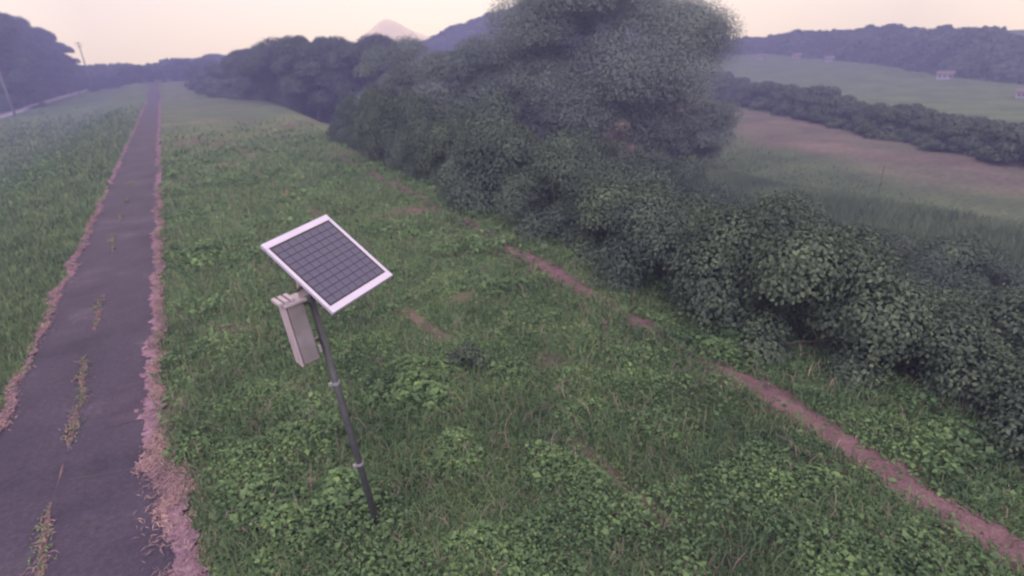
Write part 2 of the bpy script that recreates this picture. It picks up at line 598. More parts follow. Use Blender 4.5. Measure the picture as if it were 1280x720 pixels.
# matted dead straw along both edges of the path
SY = np.concatenate([np.arange(2, 25, .03), np.arange(25, 60, .12), np.arange(60, 220, .6)])
wl_ = np.clip(.26 * (fbm(SY, 0 * SY, 1.3, 21) - .42), .0, .2) * sstep(120, 30, SY)
wr_ = np.clip(.03 + .24 * (fbm(SY, 0 * SY, 1.1, 22) - .38), .015, .3) * (.5 + .5 * sstep(200, 40, SY)) + .11 * sstep(9.2, 7.2, SY) * (fbm(SY, 0 * SY, .5, 27) + .1)
jit = .13 * (fbm(SY, 0 * SY, .22, 23, 4) - .5)
jit2 = .13 * (fbm(SY, 0 * SY, .25, 24, 4) - .5)
for side in (0, 1):
    rgs = np.random.default_rng(25 + side)
    n = 9000 if side else 6000
    yy = 2.5 * (190 / 2.5) ** rgs.random(n)
    if side == 0:
        w = np.interp(yy, SY, wl_)
        e = edge_l(yy) - .05 + rgs.normal(size=n) * (.020 + w * .40) + .08 * (fbm(yy, 0 * yy, .8, 23) - .5)
    else:
        w = np.interp(yy, SY, wr_)
        e = edge_r(yy) + .03 + w * .25 + rgs.normal(size=n) * (.022 + w * .38) + .10 * (fbm(yy, 0 * yy, .7, 24) - .5)
    kp = rgs.random(n) < (.12 if side == 0 else .25) + sstep(.40, .6, fbm(yy, 0 * yy + side, 1.1, 26))
    e, yy = e[kp], yy[kp]
    n = len(e)
    P = np.stack([e, yy, np.maximum(0, tz(e, yy)) + .016 + .016 * rgs.random(n)], -1)
    rad = (.018 + .035 * rgs.random(n) ** 2) * (1 + yy / 30)
    tag(link("dead_straw", blob_mesh("dead_straw", P, rad, M['straw'], rgs, 7, 1.5)), "crumbled line of pinkish dead straw along the %s road edge" % ("right" if side else "left"), kind="stuff")

# worn dirt track along the shoulder: separate bare stretches
rgs = np.random.default_rng(28)
n = 9000
yy = -2 + 46 * rgs.random(n) ** 1.5
w = track_w(yy)
kp = rgs.random(n) < w / .12 + .16 * sstep(38, 22, yy)
yy, w = yy[kp], w[kp]
n = len(yy)
xx = track_c(yy) + rgs.normal(size=n) * (.035 + w * .62) + np.where(rgs.random(n) < .05, -.45, 0) * (yy < 16)
P = np.stack([xx, yy, tz(xx, yy) + .008 + .02 * rgs.random(n)], -1)
tag(link("dirt_track", blob_mesh("dirt_track", P, (.03 + .085 * rgs.random(n) ** 1.6) * (.55 + 3 * w) * (1 + yy / 60), M['dirt'], rgs, 8, 1.5)), "worn pinkish dirt track along the right shoulder of the levee", kind="structure")

# ------------------------------------------------------------------ leaf meshes
def unit(v): return v / np.maximum(1e-9, np.linalg.norm(v, axis=-1, keepdims=True))


def leaf_verts(P, N, size, rg, aspect=.62, fold=.18):
    """one folded four-point leaf per point"""
    n = len(P)
    N = unit(N)
    t = unit(np.cross(N, rg.normal(size=(n, 3))))
    b = np.cross(N, t)
    s = size[:, None]
    v0 = P - t * s * .5
    v2 = P + t * s * .5 - N * s * .10
    v1 = P + b * s * aspect * .5 + N * s * fold * .5 - t * s * .06
    v3 = P - b * s * aspect * .5 + N * s * fold * .5 - t * s * .06
    return np.stack([v0, v1, v2, v3], 1).reshape(-1, 3)


def leaf_mesh(name, P, N, size, mat, rg, aspect=.62):
    V = leaf_verts(P, N, size, rg, aspect)
    return mesh_np(name, V, np.arange(len(V)), 4, mat)


def blade_mesh(name, P, h, w, lean, mat, rg):
    n = len(P)
    a = rg.uniform(0, 2 * math.pi, n)
    side = np.stack([np.cos(a), np.sin(a), 0 * a], -1)
    la = rg.uniform(0, 2 * math.pi, n)
    ld = np.stack([np.cos(la), np.sin(la), 0 * la], -1)
    upv = np.array([0, 0, 1.])
    h, w, lean = h[:, None], w[:, None], lean[:, None]
    v0 = P - side * w * .5
    v1 = P + side * w * .5
    mid = P + upv * h * .6 + ld * h * lean * .3
    v2 = mid + side * w * .42
    v3 = mid - side * w * .42
    tip = P + upv * h * (1 - .25 * lean) + ld * h * lean
    V = np.stack([v0, v1, v2, v3, tip], 1).reshape(-1, 3)
    b = np.arange(n)[:, None] * 5
    T = np.concatenate([b + np.array([[0, 1, 2]]), b + np.array([[0, 2, 3]]), b + np.array([[3, 2, 4]])], 1)
    return mesh_np(name, V, T.ravel(), 3, mat)


def polar(n, r0, r1, pw, a0, a1, rg):
    """points round the levee, thinner with distance"""
    u = rg.random(n)
    e = 1 - pw
    r = (r0 ** e + u * (r1 ** e - r0 ** e)) ** (1 / e) if abs(e) > 1e-6 else r0 * (r1 / r0) ** u
    a = np.radians(rg.uniform(a0, a1, n))
    return r * np.sin(a), r * np.cos(a), r


# crown weeds (broad leaves, in clumps)
def weed_layer(name, label, n, r0, r1, pw, smin, seed, grow=16.0):
    rg = np.random.default_rng(seed)
    X, Y, r = polar(n, r0, r1, pw, -30, 92, rg)
    sh = shoulder(Y)
    keep = (X > edge_r(np.clip(Y, 0, 300)) + .08 + .16 * rg.random(n) + .14 * sstep(9.5, 7, Y)) & (X < sh + .15)
    keep &= rg.random(n) > bare(X, Y) * .92
    keep &= rg.random(n) < .34 + .75 * sstep(.34, .62, fbm(X, Y, 1.0, 61))
    keep &= rg.random(n) < sstep(r1, r1 * .35, r)
    X, Y, r = X[keep], Y[keep], r[keep]
    n = len(X)
    cl = fbm(X, Y, .8, 62)
    hmax = .04 + .22 * sstep(.40, .75, cl)
    sz0 = np.where(rg.random(n) < .10, 1.7, 1.0) * np.where(rg.random(n) < .25, .65, 1.0)
    z = tz(X, Y) + .015 + hmax * rg.random(n) ** .7
    N = rg.normal(size=(n, 3)) * .42 + np.array([0, 0, 1.])
    sz = smin * (.6 + .8 * rg.random(n)) * (1 + r / grow) * (.75 + .6 * sstep(.45, .7, fbm(X, Y, 1.9, 63))) * sz0
    return tag(link(name, leaf_mesh(name, np.stack([X, Y, z], -1), N, sz, M['weed'], rg)), label, kind="stuff")


weed_layer("weeds", "low broad leaved weeds carpeting the levee top", 420000, 3.6, 75, 1.15, .048, 101)


def grass_layer(name, label, n, r0, r1, pw, mask, h0, w0, mat, seed, a0=-30, a1=92, grow=14.0):
    rg = np.random.default_rng(seed)
    X, Y, r = polar(n, r0, r1, pw, a0, a1, rg)
    keep = mask(X, Y, rg) & (rg.random(n) < sstep(r1, r1 * .4, r))
    X, Y, r = X[keep], Y[keep], r[keep]
    n = len(X)
    P = np.stack([X, Y, tz(X, Y) - .01], -1)
    h = h0 * (.5 + .9 * rg.random(n)) * (.6 + .8 * fbm(X, Y, 1.6, 64)) * (1 + r / 90)
    w = w0 * (.7 + .6 * rg.random(n)) * (1 + r / grow)
    return tag(link(name, blade_mesh(name, P, h, w, rg.uniform(.25, 1.0, n), mat, rg)), label, kind="stuff")


def m_crown(X, Y, rg):
    return (X > edge_r(np.clip(Y, 0, 300)) + .04 + .16 * rg.random(len(X)) + .12 * sstep(9.5, 7, Y)) & (X < shoulder(Y) + .6) & (rg.random(len(X)) > bare(X, Y)) & (rg.random(len(X)) < .25 + 1.0 * fbm(X, Y, 1.8, 66))


def m_left(X, Y, rg):
    return (X < edge_l(np.clip(Y, 0, 300)) - .10 - .12 * rg.random(len(X))) & (X > -13)


grass_layer("grass", "long green grass among the weeds on the levee top", 190000, 3.6, 75, 1.1, m_crown, .22, .009, M['blade'], 111)
grass_layer("grass", "tufted grass covering the bank left of the road", 190000, 6, 130, 1.0, m_left, .20, .010, M['blade'], 112, -62, 0, 12.0)


grass_layer("dry_stalks", "scattered dry stalks standing among the levee weeds", 9000, 3.6, 40, 1.1, m_crown, .26, .006, M['dry'], 115)


def m_lfield(X, Y, rg): return (X < -11) & (X > -60) & (Y < 170)


grass_layer("field_grass", "short even grass of the low field at far left", 70000, 22, 170, .8, m_lfield, .14, .018, M['blade'], 113, -40, -2, 14.0)


def m_rfield(X, Y, rg):
    n1 = .88 * X - .47 * Y
    return (X > shoulder(Y) + 10) & (n1 > 12) & (n1 < 33) & (rg.random(len(X)) < 1.1 - 1.1 * sstep(21, 27, n1))


grass_layer("field_grass", "rough green grass beside the brown field at right", 60000, 20, 150, .9, m_rfield, .11, .016, M['blade'], 114, 30, 85, 18.0)

# bushier weeds at the foot of the left bank
rg = np.random.default_rng(121)
Y = rg.uniform(14, 120, 26000) ** 1.0
X = -8.6 + rg.normal(size=len(Y)) * 1.3
kk = rg.random(len(Y)) < .5 * sstep(.42, .62, fbm(X, Y, 2.6, 122)) * (30 / np.maximum(30, Y)) ** .6
X, Y = X[kk], Y[kk]
z = tz(X, Y) + .55 * rg.random(len(X)) * (.4 + .9 * fbm(X, Y, 2.6, 122))
tag(link("weeds", leaf_mesh("weeds", np.stack([X, Y, z], -1), rg.normal(size=(len(X), 3)) * .7 + np.array([0, 0, .8]), (.09 + .05 * rg.random(len(X))) * (1 + Y / 60), M['weed'], rg)),
    "taller weeds along the foot of the left bank", kind="stuff")

# loose straw lying on the verges, and weeds in the crack
rg = np.random.default_rng(131)
n = 30000
Y = 4 + 26 * rg.random(n) ** 1.5
lr = rg.random(n) < .3
X = np.where(lr, edge_l(Y) - .05 + rg.normal(size=n) * .06, edge_r(Y) + .10 + rg.normal(size=n) * (.06 + .09 * sstep(10, 7.5, Y)))
keep = rg.random(n) < .15 + 1.1 * sstep(.35, .6, fbm(X, Y, .8, 132))
X, Y = X[keep], Y[keep]
n = len(X)
P = np.stack([X, Y, np.maximum(0, tz(X, Y)) + .030 + .03 * rg.random(n)], -1)
tag(link("loose_straw", leaf_mesh("loose_straw", P, rg.normal(size=(n, 3)) * .25 + np.array([0, 0, 1.]), .05 + .08 * rg.random(n), M['dry'], rg, .12)),
    "loose dead straw littering both edges of the road", kind="stuff")
n = 2600
sel = rg.choice(len(ky), n, p=(kw ** 1.6) / np.sum(kw ** 1.6))
X = kx[sel] + rg.normal(size=n) * (.015 + kw[sel])
Y = ky[sel] + rg.uniform(-.04, .04, n)
P = np.stack([X, Y, .014 + .04 * rg.random(n)], -1)
sp = rg.random(n) < .55
tag(link("crack_weeds", leaf_mesh("crack_weeds", P[sp], rg.normal(size=(sp.sum(), 3)) * .5 + np.array([0, 0, 1.]), .03 + .04 * rg.random(sp.sum()), M['weed'], rg, .4)),
    "small weeds growing in the long crack of the road", kind="stuff")
tag(link("crack_straw", leaf_mesh("crack_straw", P[~sp], rg.normal(size=((~sp).sum(), 3)) * .3 + np.array([0, 0, 1.]), .05 + .06 * rg.random((~sp).sum()), M['dry'], rg, .14)),
    "bits of dead straw caught along the road crack", kind="stuff")

# ------------------------------------------------------------------ shrubs and trees
def crown_points(rg, n, rad, h, z0, nclump, cr, shell=.75, dome=False):
    """leaf positions and normals on many overlapping clumps inside an ellipsoid"""
    C = []
    while len(C) < nclump:
        p = rg.uniform(-1, 1, 3)
        q = np.linalg.norm(p)
        if q > 1 or q < .15: continue
        p = p / q * (q ** .6)
        if dome and p[2] < -.2: continue
        C.append(p)
    C = np.array(C)
    cs = rg.uniform(.65, 1.3, nclump) * cr
    if dome:
        cen = np.stack([C[:, 0] * (rad - cr * .6), C[:, 1] * (rad - cr * .6), z0 + np.maximum(0, C[:, 2]) * (h - cr * .6) * .9 + .1], -1)
    else:
        cen = np.stack([C[:, 0] * (rad - cr * .6), C[:, 1] * (rad - cr * .6), z0 + h * .5 + C[:, 2] * (h * .5 - cr * .5)], -1)
    k = rg.choice(nclump, n, p=cs ** 2 / np.sum(cs ** 2))
    d = unit(rg.normal(size=(n, 3)))
    d[:, 2] = np.where(d[:, 2] < -.3, -d[:, 2] * .8, d[:, 2])
    d = unit(d)
    rr = np.where(rg.random(n) < shell, 1 - .18 * rg.random(n) ** 1.5 + .12 * rg.normal(size=n) * .6, rg.random(n) ** .5)
    P = cen[k] + d * (cs[k] * rr)[:, None] * np.array([1, 1, .85])
    N = d + rg.normal(size=(n, 3)) * .27 + np.array([0, 0, .35])
    return P, N, cen, cs


def limb_mesh(name, rg, h, r0, targets, trunk_h, mat):
    mb = MB()
    k = rg.normal(size=2) * .03 * h
    top = Vector((k[0], k[1], trunk_h))
    mb.tube([(0, 0, -.4), (k[0] * .3, k[1] * .3, trunk_h * .45), top], [r0 * 1.25, r0 * .9, r0 * .72], 8)
    for t in targets:
        t = Vector(t)
        mid = top.lerp(t, .5) + Vector((0, 0, .12 * (t - top).length)) + Vector(rg.normal(size=3) * .04 * h)
        st = top * .92
        mb.tube([st, mid, t], [r0 * .5, r0 * .3, r0 * .08], 6, False)
    return mb.mesh(name, mat, True)


def make_tree(name, label, cat, loc, rad, h, z0, nl, ls, mat, seed, nclump=26, cr=None, group=None, r0=None, dome=False, squash=(1, 1), foliage="crown", trunk="trunk"):
    rg = np.random.default_rng(seed)
    cr = cr or rad * .34
    P, N, cen, cs = crown_points(rg, nl, rad, h, z0, nclump, cr, dome=dome)
    P = P * np.array([squash[0], squash[1], 1.])
    root = empty(name, loc)
    tag(root, label, cat, group)
    link(foliage, leaf_mesh(foliage, P, N, ls * (.65 + .7 * rg.random(len(P))), mat, rg, .62), root)
    tg = cen[rg.choice(len(cen), min(9, len(cen)), False)] * np.array([squash[0], squash[1], .97])
    th = max(.25, z0 + h * .18) if not dome else .25
    link(trunk, limb_mesh(trunk, rg, h, r0 or h * .022, tg, th, M['bark']), root)
    return root


def copy_thing(root, loc, rz=0.0, sc=(1, 1, 1), label=None, group=None):
    c = root.copy()
    col.objects.link(c)
    c.location = loc
    c.rotation_euler = (0, 0, rz)
    c.scale = sc
    if label: c["label"] = label
    if group: c["group"] = group
    for ch in list(root.children):
        d = ch.copy()
        col.objects.link(d)
        d.parent = c
    return c


def on_ground(x, y, dz=0.0): return (x, y, tz1(x, y) + dz)


# --- the big tree over the thicket and its neighbours
make_tree("tree", "huge rounded tree towering over the thicket, cut by the picture's top edge", "tree", on_ground(28.6, 35.8), 8.9, 16.0, .0, 330000, .125, M['tree'], 201, 120, 2.6, r0=.34)
make_tree("tree", "mid sized rounded tree just left of the huge tree", "tree", on_ground(17.8, 36.0), 4.2, 9.6, .2, 70000, .125, M['tree'], 202, 34, 1.5, r0=.2)
make_tree("tree", "leaning bushy tree at the left end of the thicket", "tree", on_ground(15.4, 43.5), 3.9, 8.6, .2, 52000, .135, M['tree'], 203, 30, 1.4, r0=.18)
make_tree("tree", "smaller tree tucked between the huge tree and its left neighbour", "tree", on_ground(22.6, 37.0), 4.6, 9.8, .1, 66000, .135, M['tree'], 204, 34, 1.6, r0=.2)
make_tree("tree", "small willowy tree under the right flank of the huge tree", "tree", on_ground(33.0, 30.5), 3.6, 6.4, .0, 40000, .13, M['tree'], 205, 28, 1.25, r0=.14)

# --- thicket on the right slope: four kinds of shrub, copied along it
protos = []
for i, (mt, nl, ls, nc) in enumerate(((M['shrub'], 24000, .078, 20), (M['vine'], 20000, .092, 18), (M['shrub'], 26000, .070, 24), (M['vine'], 21000, .086, 20))):
    protos.append((mt, nl, ls, nc))
SHL = ["dense leafy shrub in the thicket on the right bank", "vine smothered shrub in the thicket on the right bank"]
SHG = ["leafy shrubs of the thicket", "vine covered shrubs of the thicket"]
roots = [None] * 4
front = -1
ORD = 'first second third fourth fifth sixth seventh eighth ninth tenth eleventh twelfth thirteenth fourteenth fifteenth sixteenth seventeenth eighteenth nineteenth twentieth twenty-first twenty-second'.split()
rg = np.random.default_rng(301)
spots = []
for yi in np.arange(-4.5, 44, 1.95):
    for ri_, xo in enumerate((1.15, 3.3, 5.6, 8.2, 10.8, 13.2)):
        if ri_ > 3 and yi > 30: continue
        x = shoulder(yi) + xo + rg.uniform(-.55, .55) - (.45 * float(sstep(13, 8, yi)) if ri_ == 0 else 0)
        y = yi + rg.uniform(-.7, .7) + (ri_ % 2) * 1.0
        spots.append((x, y, ri_))
for j, (x, y, row) in enumerate(spots):
    k = int(rg.integers(0, 4))
    if math.hypot(x, y) < 16: k = (1, 3)[j % 2] if rg.random() < .7 else k
    s = (.92, 1.1, 1.2, 1.15, 1.05, .95)[row] * rg.uniform(.8, 1.18)
    hs = s * rg.uniform(.8, 1.2) * (1.0 + .55 * sstep(11, 22, y)) * (1.08 if row == 0 and y < 13 else 1)
    loc = on_ground(x, y, -.08)
    lab = None
    if row == 0 and y > 1.0:
        front += 1
        lab = ("leafy" if k % 2 == 0 else "vine covered") + " shrub in the thicket's front row, %s from the right picture edge" % ORD[front]
    elif row > 0:
        lab = "%s shrub in the thicket's %s row, %s" % (("leafy", "vine covered")[k % 2], ("", "second", "third", "fourth", "fifth", "rearmost")[row], "at the right picture edge" if y < 5 else "level with the bare track" if y < 12 else "in front of the huge tree" if y < 26 else "towards its far end")
    if roots[k] is None:
        mt, nl, ls, nc = protos[k]
        roots[k] = make_tree("shrub", SHL[k % 2], "shrub", loc, 1.75, 2.5, 0.0, nl, ls, mt, 310 + k, nc, .70, SHG[k % 2], r0=.05, dome=True, foliage="foliage", trunk="stem")
        roots[k].scale = (s, s, hs)
        roots[k]['label'] = lab or SHL[k % 2]
    else:
        copy_thing(roots[k], loc, rg.uniform(0, 6.28), (s, s, hs), lab or SHL[k % 2])

# the dried out shrub standing out pink in the green
make_tree("shrub", "dry pinkish dead shrub among green bushes below the huge tree", "shrub", on_ground(18.9, 21.6, .2), 1.0, 5.2, .6, 9000, .085, M['dead'], 330, 12, .42, r0=.04, foliage="foliage", trunk="stem")
# small dark bush on the levee top
make_tree("shrub", "small dark bush alone in the weeds right of the solar panel", "shrub", on_ground(3.5, 7.85), .40, .40, 0.0, 1800, .045, M['vine'], 331, 9, .16, r0=.012, dome=True, foliage="foliage", trunk="stem")

# undergrowth between the shrubs
rg = np.random.default_rng(341)
n = 60000
Y = rg.uniform(-6, 46, n)
X = shoulder(Y) + .5 + 15 * rg.random(n) ** 1.2
z = tz(X, Y) + .7 * rg.random(n) * (.3 + fbm(X, Y, 2, 342)) * sstep(.3, 2.5, X - shoulder(Y))
tag(link("undergrowth", leaf_mesh("undergrowth", np.stack([X, Y, z], -1), rg.normal(size=(n, 3)) * .6 + np.array([0, 0, .9]), .11 + .09 * rg.random(n), M['vine'], rg)),
    "tangled leafy undergrowth beneath the thicket shrubs", kind="stuff")

# reeds on the flood plain behind the thicket
rg = np.random.default_rng(351)
n = 70000
Y = rg.uniform(-4, 42, n)
X = shoulder(Y) + rg.uniform(12.0, 25, n) - .05 * Y
kk = rg.random(n) < .25 + 1.2 * fbm(X, Y, 3, 352)
X, Y = X[kk], Y[kk]
n = len(X)
P = np.stack([X, Y, tz(X, Y)], -1)
tag(link("reeds", blade_mesh("reeds", P, (.7 + 1.1 * fbm(X, Y, 3, 353) + .4 * rg.random(n)) * (1 - .55 * sstep(17, 25, X - shoulder(Y))), .022 + .022 * rg.random(n), rg.uniform(.08, .5, n), M['reed'], rg)),
    "tall grey green reeds behind the thicket at right", kind="stuff")

# --- hedgerow beyond the brown field
far = []
for i in range(3):
    far.append(None)
rg = np.random.default_rng(361)
hb = [(118, 108), (92.1, 76.1), (74.3, 49.1), (63.0, 32.4), (56.6, 22.4), (51.0, 12.0)]
hroot = None
for a, b in zip(hb[:-1], hb[1:]):
    L = math.dist(a, b)
    st = 2.9
    for q in np.arange(0, L, st):
        for row in (0, 1):
            t = q / L
            x = a[0] + (b[0] - a[0]) * t + rg.uniform(-.8, .8) + row * 2.6
            y = a[1] + (b[1] - a[1]) * t + rg.uniform(-.8, .8) - row * 1.2
            loc = on_ground(x, y, -.1)
            dist = math.hypot(x, y)
            s = rg.uniform(.8, 1.2) * (1.0 + .35 * sstep(60, 110, dist))
            sz = s * rg.uniform(.92, 1.1)
            if hroot is None:
                hroot = make_tree("hedge_shrub", "dark shrub in the hedgerow beyond the brown field", "shrub", loc, 1.9, 2.5, 0.0, 6500, .19, M['hedge'], 362, 26, .62, "hedgerow shrubs beyond the brown field", r0=.06, dome=True, foliage="foliage", trunk="stem")
                hroot.scale = (s, s, sz)
            else:
                copy_thing(hroot, loc, rg.uniform(0, 6.28), (s * 1.2, s * 1.2, sz), "hedgerow shrub beyond the brown field, %s row, %s" % (("front", "rear")[row], "near the huge tree" if dist > 100 else "midway" if dist > 70 else "near the right picture edge"))

# --- trees along the levee further on, and the low shrubs in front of them
midr = []
for i, (rad, h, z0) in enumerate(((5.2, 10.5, .5), (4.2, 9.0, .4), (5.0, 8.0, .2))):
    midr.append((rad, h, z0))
rows = [  # x, y, scale, label
    (30.5, 98, 1.25, "broad hazy tree left of the valley gap on the skyline"),
    (23.5, 102, 1.5, "rounded hazy tree, second from the valley gap"),
    (18.0, 108, 1.35, "hazy tree in the middle of the levee tree clump"),
    (15.0, 126, .85, "lower hazy tree at the left of the levee tree clump"),
    (12.5, 158, .85, "far hazy tree right of the road's end"),
    (9.5, 205, .7, "small far tree nearest to the road's vanishing end"),
    (27.0, 92, 1.25, "tall hazy tree in front of the valley gap's left side"),
    (20.5, 96, 1.42, "tallest rounded crown of the levee tree clump"),
    (17.0, 118, 1.2, "dim tree behind the middle of the levee tree clump"),
    (36.5, 82, .95, "tree below the valley gap beside the thicket"),
    (26.0, 74, .85, "bushy tree at the far end of the dirt track"),
]
mroot = [None] * 3
for j, (x, y, s, lb) in enumerate(rows):
    k = j % 3
    rad, h, z0 = midr[k]
    if mroot[k] is None:
        mroot[k] = make_tree("tree", lb, "tree", on_ground(x, y), rad, h, z0, 36000, .25, M['far'], 370 + k, 26, rad * .34, "trees beside the levee further on", r0=.2)
        mroot[k].scale = (s, s, s)
    else:
        copy_thing(mroot[k], on_ground(x, y), j * 1.3, (s, s, s), lb)
rg = np.random.default_rng(381)
for j in range(22):
    t = j / 21
    x = 8.5 + 17 * t + rg.uniform(-.6, .6)
    y = 168 - 78 * t ** .6 + rg.uniform(-3, 3)
    s = rg.uniform(.9, 1.35) * (1.35 - .3 * t)
    copy_thing(hroot, on_ground(x, y, -.1), rg.uniform(0, 6.28), (s * 1.3, s * 1.3, s * .95), "low shrub in the hazy row ahead of the levee trees", "low shrubs in front of the levee trees")

# --- wood at the far left and along the end of the valley
lroot = None
rg = np.random.default_rng(391)
LW = [(-31.5, 178, 1.10), (-34, 188, 1.16), (-33, 199, 1.14), (-36, 208, 1.2), (-31.5, 210, 1.05), (-30.5, 222, 1.06), (-35, 226, 1.2), (-29.5, 234, 1.0),
      (-28.5, 246, .92), (-32, 250, 1.02), (-27.5, 257, .80), (-38, 196, 1.2), (-40, 216, 1.3), (-30, 168, 1.0), (-36, 172, 1.1), (-42, 186, 1.2), (-26.5, 256, .55), (-24, 262, .42)]
LG = "tall tree in the dark wood at the left edge"
for j, (x, y, s) in enumerate(LW):
    if lroot is None:
        lroot = make_tree("tree", LG, "tree", on_ground(x, y), 6.2, 17.0, .0, 26000, .45, M['far'], 392, 30, 2.0, "trees of the left wood", r0=.3)
        lroot.scale = (s, s, s)
    else:
        copy_thing(lroot, on_ground(x, y), rg.uniform(0, 6.28), (s, s, s * rg.uniform(.95, 1.1)))
for j in range(20):
    t = j / 19
    y = 165 + 96 * t
    x = np.interp(y, [143, 194, 271, 300], [-27.8, -24.2, -17.9, -15.6]) - 5.0 - rg.uniform(0, 2.2)
    s = rg.uniform(1.5, 2.3) * (1.1 - .4 * t)
    copy_thing(hroot, on_ground(float(x), y, -.2), rg.uniform(0, 6.28), (s * 1.3, s * 1.3, s), "dark bush at the foot of the left wood", "bushes along the left wood's foot")
EG = "distant low tree in the line closing the valley"
for j in range(26):
    t = j / 25
    az = R(-5.5 + 20 * t)
    d = 236 + rg.uniform(-10, 16)
    x, y = d * math.sin(az), d * math.cos(az)
    s = rg.uniform(.28, .38) * (1 + .5 * t)
    if t < .35 : s *= .85
    copy_thing(lroot, on_ground(x, y, -.5), rg.uniform(0, 6.28), (s * 1.5, s * 1.5, s), EG, "trees closing the valley")

# ------------------------------------------------------------------ hills
def ridge(name, label, pts, depth, mat, seed, lump=3.0, step=.35, base=-6.0):
    """wooded ridge: pts = (azimuth deg, distance, top height); front slope faces the levee"""
    az = np.arange(pts[0][0], pts[-1][0] + .01, step)
    D = np.interp(az, [p[0] for p in pts], [p[1] for p in pts])
    H = np.interp(az, [p[0] for p in pts], [p[2] for p in pts])
    u = np.linspace(0, 1, 26)
    AZ = np.radians(az)[:, None] + 0 * u
    prof = np.sin(np.clip(u * 1.25, 0, 1) * math.pi / 2) ** 1.1 * (1 - .25 * np.clip((u - .8) / .2, 0, 1))
    DD = D[:, None] + depth * (u - .8)
    X, Y = DD * np.sin(AZ), DD * np.cos(AZ)
    Z = base + (H[:, None] - base) * prof
    Z = Z + (fbm(X, Y, lump * 3.2, seed) - .5) * lump * 1.1 * prof + (fbm(X, Y, lump, seed + 3) - .5) * lump * .8 * prof
    idx = np.arange(X.size).reshape(X.shape)
    q = np.stack([idx[:-1, :-1], idx[:-1, 1:], idx[1:, 1:], idx[1:, :-1]], -1).reshape(-1, 4)
    o = link(name, mesh_np(name, np.stack([X, Y, Z], -1).reshape(-1, 3), q.ravel(), 4, mat, True))
    tag(o, label, kind="structure")
    return X, Y, Z


def zt(el, d): return 5 + d * math.tan(R(el))


hillpts = []
hp = [(22, 280, zt(1.6, 280)), (24.6, 280, zt(2.65, 280)), (27.6, 272, zt(3.5, 272)), (31, 264, zt(4.5, 264)), (36, 255, zt(5.2, 255)), (42, 255, zt(4.0, 255)), (48, 264, zt(1.6, 264)), (50, 268, zt(1.0, 268))]
hillpts.append(ridge("hill", "wooded hill rising behind the huge tree", hp, 50, M['canopy'], 401))
hp = [(49, 255, zt(.7, 255)), (53, 261, zt(.95, 261)), (56, 252, zt(1.2, 252)), (59, 241, zt(1.1, 241)), (61.9, 230, zt(1.3, 230)), (64, 216, zt(.75, 216)), (66.5, 202, zt(.9, 202)), (69, 191, zt(.4, 191)), (71, 184, zt(-.15, 184)), (78, 171, zt(-.2, 171)), (92, 162, zt(.6, 162))]
hillpts.append(ridge("hill", "long hazy wooded hill along the right horizon", hp, 50, M['canopy'], 411, 1.7))
hp = [(-16, 225, zt(2.0, 225)), (-9, 255, zt(1.4, 255)), (-5.5, 255, zt(.55, 255)), (0, 282, zt(.75, 282)), (6, 282, zt(1.25, 282)), (12, 279, zt(2.0, 279)), (17, 275, zt(1.9, 275)), (22, 275, zt(1.75, 275)), (27, 275, zt(2.0, 275))]
hillpts.append(ridge("hill", "low blue ridge closing the valley beyond the road", hp, 24, M['canopy'], 421, 1.6))
# far pale mountain in the gap
hp = [(16.3, 287, zt(2.2, 287)), (17.4, 287, zt(2.9, 287)), (18.6, 287, zt(3.75, 287)), (19.2, 287, zt(3.9, 287)), (20.2, 287, zt(3.5, 287)), (21.6, 287, zt(2.7, 287)), (24, 287, zt(2.0, 287))]
ridge("mountain", "pale distant mountain peak in the valley gap", hp, 9, M['mount'], 431, .4, .25)

# leafy canopy on the hills
PP, NN = [], []
rg = np.random.default_rng(441)
for (X, Y, Z), cnt in zip(hillpts, (26000, 42000, 16000)):
    i = rg.integers(0, X.shape[0] - 1, cnt)
    j = rg.integers(3, 23, cnt)
    fu, fv = rg.random(cnt), rg.random(cnt)
    def lerp(G): return (G[i, j] * (1 - fu) + G[i + 1, j] * fu) * (1 - fv) + (G[i, j + 1] * (1 - fu) + G[i + 1, j + 1] * fu) * fv
    x, y, zz = lerp(X), lerp(Y), lerp(Z)
    PP.append(np.stack([x, y, zz + rg.uniform(-.2, 1.3, cnt) * sstep(.4, .7, fbm(x, y, 5, 442)) ], -1))
    NN.append(np.stack([-x / 300, -y / 300, .8 + 0 * x], -1) + rg.normal(size=(cnt, 3)) * .5)
PP, NN = np.concatenate(PP), np.concatenate(NN)
tag(link("woodland", leaf_mesh("woodland", PP, NN, rg.uniform(.8, 1.9, len(PP)), M['far'], rg, .8)), "woodland canopy covering the distant hills", kind="stuff")

# ------------------------------------------------------------------ solar station
PB = Vector((1.02, 5.12, 0.0))
stn = empty("solar_station", (PB.x, PB.y, tz1(PB.x, PB.y)))
tag(stn, "solar panel and beige box on a leaning grey steel pole in the weeds", "solar panel")
zo = tz1(PB.x, PB.y)
ax = Vector((-.268, .0, 2.97)).normalized()          # the pole leans to the left


def pw(p):                                           # world point to station space
    return Vector(p) - Vector((PB.x, PB.y, zo))


pole_top = ax * 3.36
MB().tube([ax * -.35, ax * 1.2, pole_top], [.038, .037, .036], 14).build("pole", M['steel'], stn, True)
MB().tube([pole_top + ax * .0, pole_top + ax * .012], [.040, .040], 14).build("pole_cap", M['alu_dark'], stn)
for L, sd_ in ((2.03, 1), (.98, -1), (.06, -1)):
    c = ax * L
    mb = MB()
    mb.tube([c - ax * .016, c + ax * .016], [.043, .043], 14)
    mb.box(c + Vector((-.055 * 1, -.012, .0)), (1, 0, 0), (0, 1, 0), (0, 0, 1),   .018, .010, .016)
    cl = mb.build("clamp", M['clamp'], stn)
